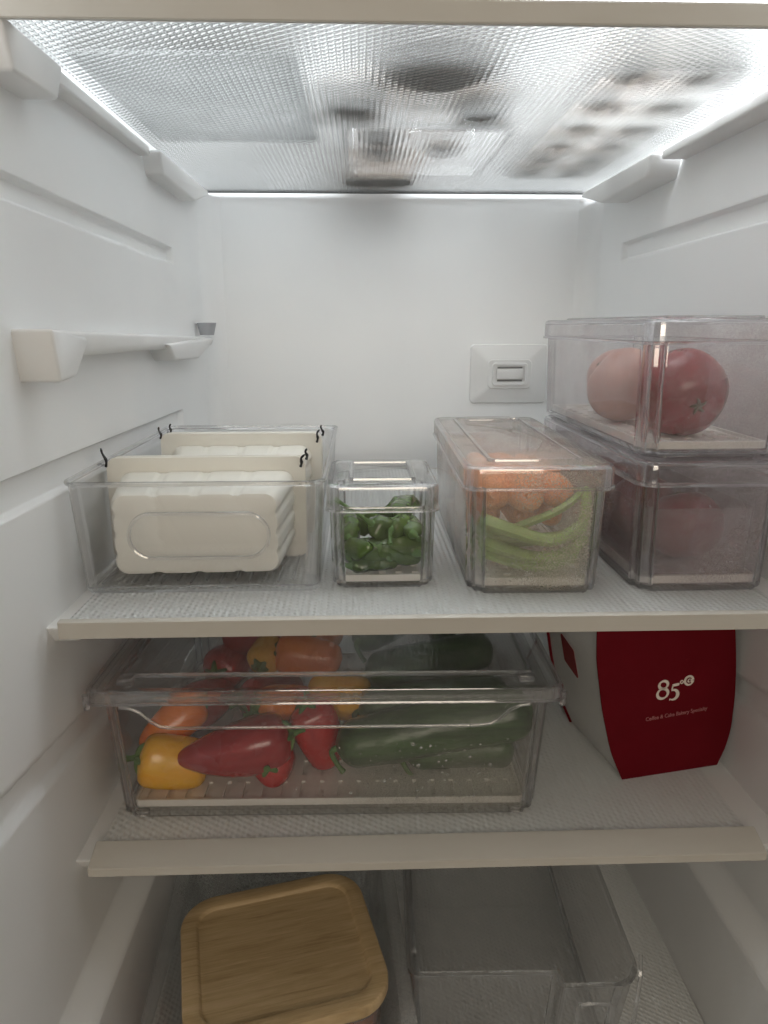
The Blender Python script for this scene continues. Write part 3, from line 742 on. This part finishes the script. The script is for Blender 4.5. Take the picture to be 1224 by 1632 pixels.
# finger lip below the front edge of the lid
lp = [(-.158, 0), (-.150, -.001), (-.142, -.005), (-.135, -.012), (-.128, -.0165), (-.118, -.018)]
lp = lp+[(-x, z) for x, z in lp[::-1]]
V = []; F = []
yl = -.312/2
for (x, z) in lp:
    V += [(x, yl-.0022, BH-.001), (x, yl-.0022, BH-.004+z), (x, yl-.0002, BH-.004+z), (x, yl-.0002, BH-.001)]
for i in range(len(lp)-1):
    for k in range(4): F.append([i*4+k, i*4+(k+1) % 4, (i+1)*4+(k+1) % 4, (i+1)*4+k])
F += [[0, 1, 2, 3], [len(V)-4+k for k in range(4)]]
mesh('finger_lip', V, F, [MT['clear']], LT)
tube('lip_edge', [(x, yl-.0012, BH-.004+z) for x, z in lp], .0013, MT['edge'], LT, 8)
for sx in (-1, 1):
    tube('lid_latch', [(sx*.1845, yl+.004, BH+.004), (sx*.1845, yl+.004, BH-.008)], [.0028, .0022], MT['edge_grey'], LT, 10)
    box('lid_hinge', (sx*.158-.006, yl+.014, BH+.006), (sx*.158+.006, yl+.024, BH+.0118), MT['edge_grey'], LT, .001)
sp = []
for i in range(170):
    x = random.gauss(.085, .045); z = random.uniform(.02, .075)
    if abs(x) < .16: sp.append((x, -BD/2+.0002+.0030*(1-z/BH), z, abs(random.gauss(0, .0005))+.0002, (0, -1, 0)))
droplets(BB, sp)

def pepper(label, loc, axis, L, rad, mat, tip=.35, lobes=3, amp=.07, roll=0, stemL=.012, curl=.1, group='sweet peppers in the wide bin'):
    """axis points from the stem end to the tip; loc is the middle of the pepper"""
    t = thing('sweet_pepper', label, 'pepper', (0, 0, 0), 0, group); n = 22
    ph = random.uniform(0, 6); pts, rs = [], []
    for i in range(n+1):
        u = i/n
        pts.append((curl*L*.3*math.sin(math.pi*u), 0, -L/2+u*L))
        prof = lerp([0, .02, .06, .14, .28, .5, .72, .88, .96, 1], [.30, .60, .82, .96, 1.0, .90+.08*tip, .66+.30*tip, .38+.50*tip, .22+.42*tip, .05], u)
        rs.append(rad*prof)
    tube('body', pts, rs, MT[mat], t, 26, lambda u, a: 1+amp*math.cos(lobes*a+ph+.6*u)*(.5+.5*math.cos(math.pi*(u-.1)))+.025*math.sin(2*a+3*u+ph))
    VV, FF = [], []
    tube('', spline([(0, 0, -L/2+.003), (0, 0, -L/2-.002), (.001, 0, -L/2-.002-stemL*.5), (.003, .001, -L/2-.002-stemL)], 3), [rad*.34, rad*.32, rad*.27, .0036, .0030, .0026, .0024, .0024, .0027, .0030], None, None, 9, None, (VV, FF))
    for k in range(5):
        a = 2*math.pi*k/5+ph
        tube('', spline([(0, 0, -L/2-.001), (rad*.35*math.cos(a), rad*.35*math.sin(a), -L/2+.0005), (rad*.62*math.cos(a), rad*.62*math.sin(a), -L/2+.0035)], 3), [.0030, .0034, .0036, .0032, .0026, .0018, .0008], None, None, 6, None, (VV, FF))
    mesh('stem', VV, FF, MT['stem'], t)
    aim(t, loc, axis, roll); return t
FZ = ZL+.0095
pepper('yellow sweet pepper lying at the near corner of the wide bin', (.049, .078, FZ+.024), (.75, .1, -.15), .058, .0235, 'yellow', .8, 4, .06, .4, .008)
pepper('orange sweet pepper leaning behind the yellow one in the wide bin', (.040, .112, FZ+.037), (-.55, -.35, -.40), .064, .0190, 'orange', .55, 3, .05, 0, .008)
pepper('large dark red pointed pepper lying across the front of the wide bin', (.1000, .072, FZ+.040), (-.98, -.10, -.16), .096, .0235, 'darkred', .10, 3, .05, 1.2, .010, -.12)
pepper('small red pepper tucked under the pointed red one in the wide bin', (.132, .084, FZ+.0185), (.05, .5, -.25), .052, .0185, 'red', .5, 3, .09, .5, .008)
pepper('red pepper standing against the stem end of the cucumber in the wide bin', (.1685, .100, FZ+.031), (.25, -.1, -.9), .062, .0205, 'red', .55, 3, .10, 2.0, .008)
pepper('red pepper lying behind the orange one along the bin side', (.060, .165, FZ+.032), (.5, .8, -.1), .066, .022, 'red', .5, 3, .07, 2.0, .014)
pepper('orange sweet pepper with green stem, behind the pointed red one', (.140, .125, FZ+.046), (.85, .45, -.1), .060, .0215, 'orange', .7, 3, .06, .6, .008)
pepper('golden yellow pepper with dark stem beside the cucumbers', (.186, .135, FZ+.050), (-.95, .2, .05), .058, .0210, 'yellow', .75, 3, .06, .2, .008)
pepper('small yellow pepper on top of the heap beneath the lid', (.116, .170, FZ+.078), (.1, .55, .2), .036, .0155, 'yellow', .8, 4, .06, .2, .006)
pepper('orange pepper lying on top of the heap beneath the lid', (.158, .162, FZ+.078), (.95, -.1, -.05), .064, .0190, 'orange', .7, 3, .04, 1, .006)
pepper('red pepper on the heap behind the small yellow one, beneath the lid', (.096, .215, FZ+.076), (.6, -.5, .1), .066, .0205, 'red', .6, 3, .05, 1, .006)
pepper('red pepper low at the back behind the small yellow one', (.075, .225, FZ+.045), (.3, .8, .0), .070, .022, 'red', .5, 3, .07, 1, .010)
pepper('pale orange pepper at the back of the bin next to the cucumbers', (.168, .228, FZ+.075), (.3, .9, .0), .072, .0215, 'orange', .6, 3, .05, 1, .008)
pepper('orange pepper at the back of the heap between two red ones', (.125, .268, FZ+.074), (.9, .3, 0), .066, .0205, 'orange', .6, 3, .05, 1, .008)
pepper('red pepper in the middle of the heap beneath the small yellow one', (.120, .185, FZ+.028), (.8, .5, 0), .066, .021, 'red', .5, 3, .07, 1, .010)
def cucumber(label, p0, p1, rad, sag=.0, group='cucumbers in the wide bin', flower=True):
    p0, p1 = Vector(p0), Vector(p1); t = thing('cucumber', label, 'cucumber', (0, 0, 0), 0, group); n = 44; pts = []; rs = []
    L = (p1-p0).length; ph = random.uniform(0, 6); sd = Vector((0, 0, 1)).cross(p1-p0).normalized()
    t.location = p0
    for i in range(n+1):
        u = i/n; pts.append((p1-p0)*u+Vector((0, 0, -sag*math.sin(math.pi*u)))+sd*.004*math.sin(math.pi*u))
        e = min(u, 1-u)*L
        q = min(1, e/(rad*.85)); rs.append(rad*max(.2, math.sqrt(max(0, 1-(1-q)**2.4)))*(1-.16*max(0, .3-u)/.3)*(1+.012*random.uniform(-1, 1)))
    tube('body', pts, rs, MT['cuke'], t, 24, lambda u, a: 1+.035*math.cos(9*a+ph)+.02*math.sin(3*a+5*u+ph)+.014*math.sin(33*u+4*a)+.01*math.sin(61*u+7*a))
    d = (p1-p0).normalized(); a = Vector(pts[0])
    tube('stem', spline([a+d*.004, a-d*.004+Vector((0, 0, -.003)), a-d*.003+Vector((.003, -.002, -.013)), a+Vector((.006, -.004, -.021))], 4), [.0042, .0036, .003, .0027, .0025, .0024, .0023, .0022, .0022, .0022, .0023, .0026, .0028], MT['stem'], t, 8)
    return t
cucumber('long dark green cucumber lying across the front of the wide bin', (.186, .074, FZ+.036), (.352, .078, FZ+.066), .0225, .001)
cucumber('cucumber low behind the misted front panel under the long one', (.246, .092, FZ+.0170), (.342, .096, FZ+.0170), .0160, 0)
cucumber('cucumber lying back from the front one under the lid edge', (.212, .146, FZ+.068), (.335, .180, FZ+.076), .0185, .003)
cucumber('cucumber resting on top near the bin side beneath the lid', (.285, .215, FZ+.078), (.338, .320, FZ+.078), .0180, .002)
cucumber('cucumber at the back under the lid next to pale pepper', (.205, .200, FZ+.076), (.290, .300, FZ+.076), .0180, .002)
cucumber('cucumber lying underneath the others on the drain plate', (.210, .125, FZ+.020), (.335, .165, FZ+.020), .0185, .0)
cucumber('cucumber bridging the heap just behind the front one', (.205, .112, FZ+.048), (.340, .118, FZ+.060), .0190, .002)
cucumber('cucumber on the drain plate toward the back of the bin', (.205, .190, FZ+.0195), (.325, .250, FZ+.0195), .018, .0)

# ------------------------------------------------------------------ bakery box
RB = thing('bakery_box', 'dark red bakery gift box with bulging sides and pale printed logo', 'box', (.439, .0895, ZL-.0022), R(11.4))
def prof(z):      # left and right outline of the front panel at height z
    l = lerp([0, .03, .052, .075, .098, .125, .16, .172], [0, -.0135, -.0200, -.0260, -.0305, -.0350, -.0365, -.0365], z)
    r_ = lerp([0, .02, .04, .065, .09, .13, .172], [.0970, .1040, .1068, .1065, .1045, .0985, .0900], z)
    return l, r_
H = .166; ZS = [H*i/22 for i in range(23)]
D_ = .100
V = []; F = []
def sheet(name, y0, y1, mat, parent, inset=0.0):
    V, F = [], []
    for z in ZS:
        l, r_ = prof(z); l += inset; r_ -= inset
        V += [(l, y0, z), (r_, y0, z), (r_, y1, z), (l, y1, z)]
    for i in range(len(ZS)-1):
        for k in range(4): F.append([i*4+k, i*4+(k+1) % 4, (i+1)*4+(k+1) % 4, (i+1)*4+k])
    F += [[0, 1, 2, 3], [len(V)-4+k for k in range(4)]]
    return mesh(name, V, F, mat, parent, True, 30)
front = sheet('front_panel', 0, .0012, MT['cardred'], RB)
sheet('back_panel', D_-.0012, D_, MT['cardred'], RB)
side = sheet('side_panel', .0012, D_-.0012, MT['cardwhite'], RB, .0025)
# red mark on the white side
def sidept(u, z):
    l, _ = prof(z); return (l+.0025-.0006, u, z)
mk = fillet([(.045, .078), (.070, .086), (.072, .114), (.048, .106)], .002, 3)
n = len(mk)
mesh('side_mark', [sidept(p.x, p.y) for p in mk]+[(q[0]+.0005, q[1], q[2]) for q in (sidept(p.x, p.y) for p in mk)], [list(range(n))]+[[i, (i+1) % n, n+(i+1) % n, n+i] for i in range(n)], MT['leaflabel'], side)
# printed logo: strokes laid on the front panel, in panel coordinates (u, z)
def stroke(name, pts, wd, mat, parent, y=-.0003):
    p = [Vector((a, b)) for a, b in pts]; V, F = [], []
    for i, q in enumerate(p):
        d = (p[min(i+1, len(p)-1)]-p[max(i-1, 0)]).normalized(); nn = Vector((-d.y, d.x)); ww = wd[i] if isinstance(wd, list) else wd
        for s in (1, -1):
            c = q+nn*ww*.5*s; V += [(c.x, y, c.y), (c.x, y+.0006, c.y)]
    for i in range(len(p)-1):
        b = i*4
        F += [[b, b+4, b+6, b+2], [b, b+1, b+5, b+4], [b+2, b+6, b+7, b+3]]
    return mesh(name, V, F, mat, parent, False)
TX = lambda pts, s, ox, oz, tl=.21: [(ox+s*(a-.0*b), oz+s*b+s*a*tl*0) for a, b in pts]
s = .0168; ox, oz = .0262, .0760
c8 = []; w8 = []
for i in range(49):
    th = 2*math.pi*i/48
    # figure of eight: upper loop smaller than lower
    if i <= 24:
        a = -math.pi/2+2*math.pi*i/24; c8.append((.33+.25*math.cos(a), .78+.22*math.sin(a)))
    else:
        a = math.pi/2-2*math.pi*(i-24)/24; c8.append((.33+.31*math.cos(a), .28+.28*math.sin(a)))
    w8.append(s*(.085+.075*abs(math.sin(a*1.0+.9))))
stroke('logo_figure', TX(c8, s, ox, oz), w8, MT['print'], front)
stroke('logo_figure', TX([(.86, .68), (1.22, .72), (1.26, .76)], s, ox, oz), [s*.14, s*.14, s*.05], MT['print'], front)
stroke('logo_figure', TX([(.90, .70), (.86, .44)], s, ox, oz), s*.08, MT['print'], front)
c5 = [(.86+.0, .44)]; w5 = [s*.05]
for i in range(15):
    a = R(115)-R(245)*i/14; c5.append((.96+.27*math.cos(a), .14+.28*math.sin(a))); w5.append(s*(.06+.13*math.sin(math.pi*min(1, i/13))))
c5.append((.78, -.17)); w5.append(s*.04)
stroke('logo_figure', TX(c5, s, ox, oz), w5, MT['print'], front)
def ringmark(cx, cz, ro, ri, mat, y):
    pts = [(cx+(ro+ri)/2*math.cos(2*math.pi*i/24), cz+(ro+ri)/2*math.sin(2*math.pi*i/24)) for i in range(25)]
    return stroke('logo_ring', pts, ro-ri, mat, front, y)
ringmark(ox+s*1.40, oz+s*.82, s*.11, s*.055, MT['print'], -.0003)
ringmark(ox+s*1.82, oz+s*.86, s*.30, .0, MT['print'], -.0003)
stroke('logo_letter', [(ox+s*(1.82+.15*math.cos(R(45+270*i/14))), oz+s*(.86+.15*math.sin(R(45+270*i/14)))) for i in range(15)], s*.055, MT['cardred'], front, -.0008)
stroke('logo_letter', [(ox+s*(1.86+.04*math.cos(R(20+300*i/10))), oz+s*(.86+.04*math.sin(R(20+300*i/10)))) for i in range(11)], s*.04, MT['cardred'], front, -.0008)
tc = bpy.data.curves.new('tagline', 'FONT'); tc.body = 'Coffee & Cake Bakery Specialty'; tc.size = .0053; tc.align_x = 'CENTER'; tc.extrude = .00015; tc.space_character = 1.0
to = bpy.data.objects.new('tagline_text', tc); COL.objects.link(to)
bpy.context.view_layer.update()
me = bpy.data.meshes.new_from_object(to.evaluated_get(bpy.context.evaluated_depsgraph_get()))
bpy.data.objects.remove(to); me.materials.clear(); me.materials.append(MT['printpink'])
xs_ = [v.co.x for v in me.vertices]; kx = .0612/(max(xs_)-min(xs_))
for v in me.vertices: v.co.x *= kx
tg = link('tagline', me, front); tg.location = (.0480, -.0004, .0575); tg.rotation_euler = (R(90), R(-3), 0)

# ------------------------------------------------------------------ bottom: wooden-lidded container in a white bin, empty clear bin
WB = thing('white_bin', 'translucent white bin holding the wooden-lidded container', 'bin', (.132, .085, ZF-.0022), R(4))
o = rrect(.205, .30, .03, 8)
loft('body', [ring(scaled(o, .86, .88), 0), ring(scaled(o, .88, .9), .002), ring(o, .068), ring(offset(o, -.003), .073), ring(offset(o, -.010), .0745), ring(offset(o, -.011), .077), ring(offset(o, -.004), .078), ring(offset(o, .002), .075), ring(scaled(offset(o, .002), .885, .905), .004)], [MT['clear_white'], MT['clear_white']], WB)
WC = thing('food_container', 'rounded square glass container with recessed bamboo lid', 'container', (.136, .045, ZF+.0022), R(14))
o = rrect(.158, .142, .030, 8); top = -.322-(ZF+.0022)
loft('body', [ring(scaled(o, .86, .86), 0), ring(scaled(o, .92, .92), .002), ring(scaled(o, .955, .955), .01), ring(scaled(o, .985, .985), top-.014), ring(offset(scaled(o, .985, .985), .003), top-.014), ring(scaled(o, .915, .915), .012), ring(scaled(o, .88, .88), .006)], [MT['clear'], MT['edge']], WC)
loft('food', [ring(scaled(o, .87, .87), .0065), ring(scaled(o, .925, .925), .02), ring(scaled(o, .935, .935), top-.035), ring(scaled(o, .90, .90), top-.032)], MT['food'], WC)
o2 = rrect(.166, .150, .033, 10); q = lambda off, z: ring(offset(o2, off), z)
wl = loft('wooden_lid', [q(.004, top-.0135), q(.001, top-.0125), q(0, top-.010), q(0, top-.0022), q(.0008, top-.0006), q(.0022, top), q(.0125, top), q(.0140, top-.0008), q(.0155, top-.0030), q(.017, top-.0034)], MT['wood'], WC)
loft('seal', [ring(offset(o2, .0045), top-.0175), ring(offset(o2, .003), top-.0165), ring(offset(o2, .003), top-.0137), ring(offset(o2, .008), top-.0137), ring(offset(o2, .008), top-.0175)], [MT['clear'], MT['edge_grey']], WC, False, False, closed=True)

EB = thing('clear_bin', 'empty clear bin with a scooped pull handle at its front', 'bin', (.345, .165, ZF-.0022), R(-1.5))
zt = -.320-(ZF-.0022)
w_, d_ = .192, .31
P = [(-w_/2, -d_/2), (.025, -d_/2+.001), (.028, -d_/2-.012), (w_/2-.004, -d_/2-.010), (w_/2, d_/2), (-w_/2, d_/2)]
o = fillet(P, [.008, .003, .004, .022, .012, .012], 7)
def at(s, off, z): return ring(offset(scaled(o, s, s), off), z)
loft('body', [at(.90, .004, 0), at(.90, .001, .001), at(.90, 0, .004), at(1, 0, zt-.003), at(1, -.002, zt-.002), at(1, -.002, zt), at(1, .0022, zt), at(1, .0024, zt-.003), at(.90, .0024, .006), at(.90, .005, .004)], [MT['clear_eb'], MT['edge']], EB)
# pull handle: a raised tab with a slot-shaped bead
hp = [(.042, -.162, .030), (.042, -.166, .092), (.046, -.167, .098), (.066, -.167, .098), (.069, -.167, .092), (.069, -.166, .072), (.074, -.166, .068), (.088, -.164, .068)]
tube('handle_bead', spline(hp, 4), .0013, MT['edge'], EB, 8)
tube('handle_post', spline([(.088, -.163, .03), (.089, -.164, .07), (.090, -.164, .10), (.0935, -.158, .118), (.096, -.148, .128)], 4), .0018, MT['edge'], EB, 8)

# ------------------------------------------------------------------ what stands on the upper glass, seen blurred from below
ZG = ZT+.0062-.0022
def upbox(label, x, y, w_, d_, h, mat, rz=0):
    t = thing('storage_tray', label, 'tray', (x, y, ZG), rz)
    o = rrect(w_, d_, .012, 7); a = lambda s, off, z: ring(offset(scaled(o, s, s), off), z)
    loft('body', [a(.96, .003, 0), a(.96, 0, .002), a(1, 0, h), a(1, .002, h), a(.96, .002, .005), a(.96, .004, .004)], mat, t)
    return t
upbox('clear tray of round dark fruit above the ribbed glass shelf', .275, .372, .165, .215, .06, [MT['clear'], MT['edge']])
upbox('pale flat-bottomed box above the ribbed glass shelf by the wall', .092, .20, .165, .26, .09, [MT['milky'], MT['milky']])
for k, (x, y, r) in enumerate([(.270, .150, .056), (.204, .225, .030), (.318, .240, .026)]):
    fruit('dark_fruit', ['large round dark shape resting directly on the ribbed glass overhead', 'small round dark shape beside the large one on the ribbed glass overhead', 'round dark shape between the large one and the tray overhead'][k], (x, y, ZG+r*.55), r, 'brown', .55, 5, .01, (0, 0, 1), k, 'fruit')
for k, (x, y, r) in enumerate([(.232, .325, .026), (.236, .400, .028), (.300, .38, .024)]):
    fruit('tray_fruit', 'rounded brown fruit in the clear tray above the ribbed glass shelf', (x, y, ZG+.0045+r*.86), r, 'brown', .88, 5, .01, (0, 0, 1), k, 'fruit', 'fruit in the upper tray')
TB = thing('shade_tub', 'brownish rounded tub added to shade the back wall above the ribbed glass shelf', 'tub', (.235, .530, ZG))  # stands for a brownish blob; added tall and opaque to shade the wall
o = rrect(.105, .075, .03, 8)
loft('body', [ring(scaled(o, .82, .82), 0), ring(scaled(o, .86, .86), .003), ring(o, .09), ring(offset(o, .002), .09), ring(scaled(offset(o, .002), .86, .86), .005)], MT['tub'], TB)
loft('lid', [ring(offset(o, -.002), .0895), ring(offset(o, -.002), .098), ring(offset(o, .003), .101)], MT['tub'], TB)
ET = thing('egg_tray', 'hazy tray of eggs above the ribbed glass shelf along the wall', 'tray', (.440, .30, ZG))
o = rrect(.112, .40, .01, 6)
loft('body', [ring(scaled(o, .97, .99), 0), ring(o, .045), ring(offset(o, .0015), .045), ring(scaled(offset(o, .0015), .97, .99), .0015)], [MT['milky2'], MT['clear']], ET)
for i in range(6):
    for j in range(2):
        V, F = [], []
        for a in range(13):
            th = math.pi*a/12
            for b in range(18):
                ph = 2*math.pi*b/18; rr = .0215*math.sin(th)*(1-.08*math.cos(th)); V.append((rr*math.cos(ph), rr*math.sin(ph), .028*math.cos(th)))
        for a in range(12):
            for b in range(18): F.append([a*18+b, a*18+(b+1) % 18, (a+1)*18+(b+1) % 18, (a+1)*18+b])
        e = mesh('egg', V, F, MT['egg'], None, True, 180)
        e.location = (.414+j*.053, .130+i*.067, ZG+.0295)
        tag(e, 'pale egg in the hazy tray above the ribbed glass shelf', 'egg', 'eggs in the upper tray')
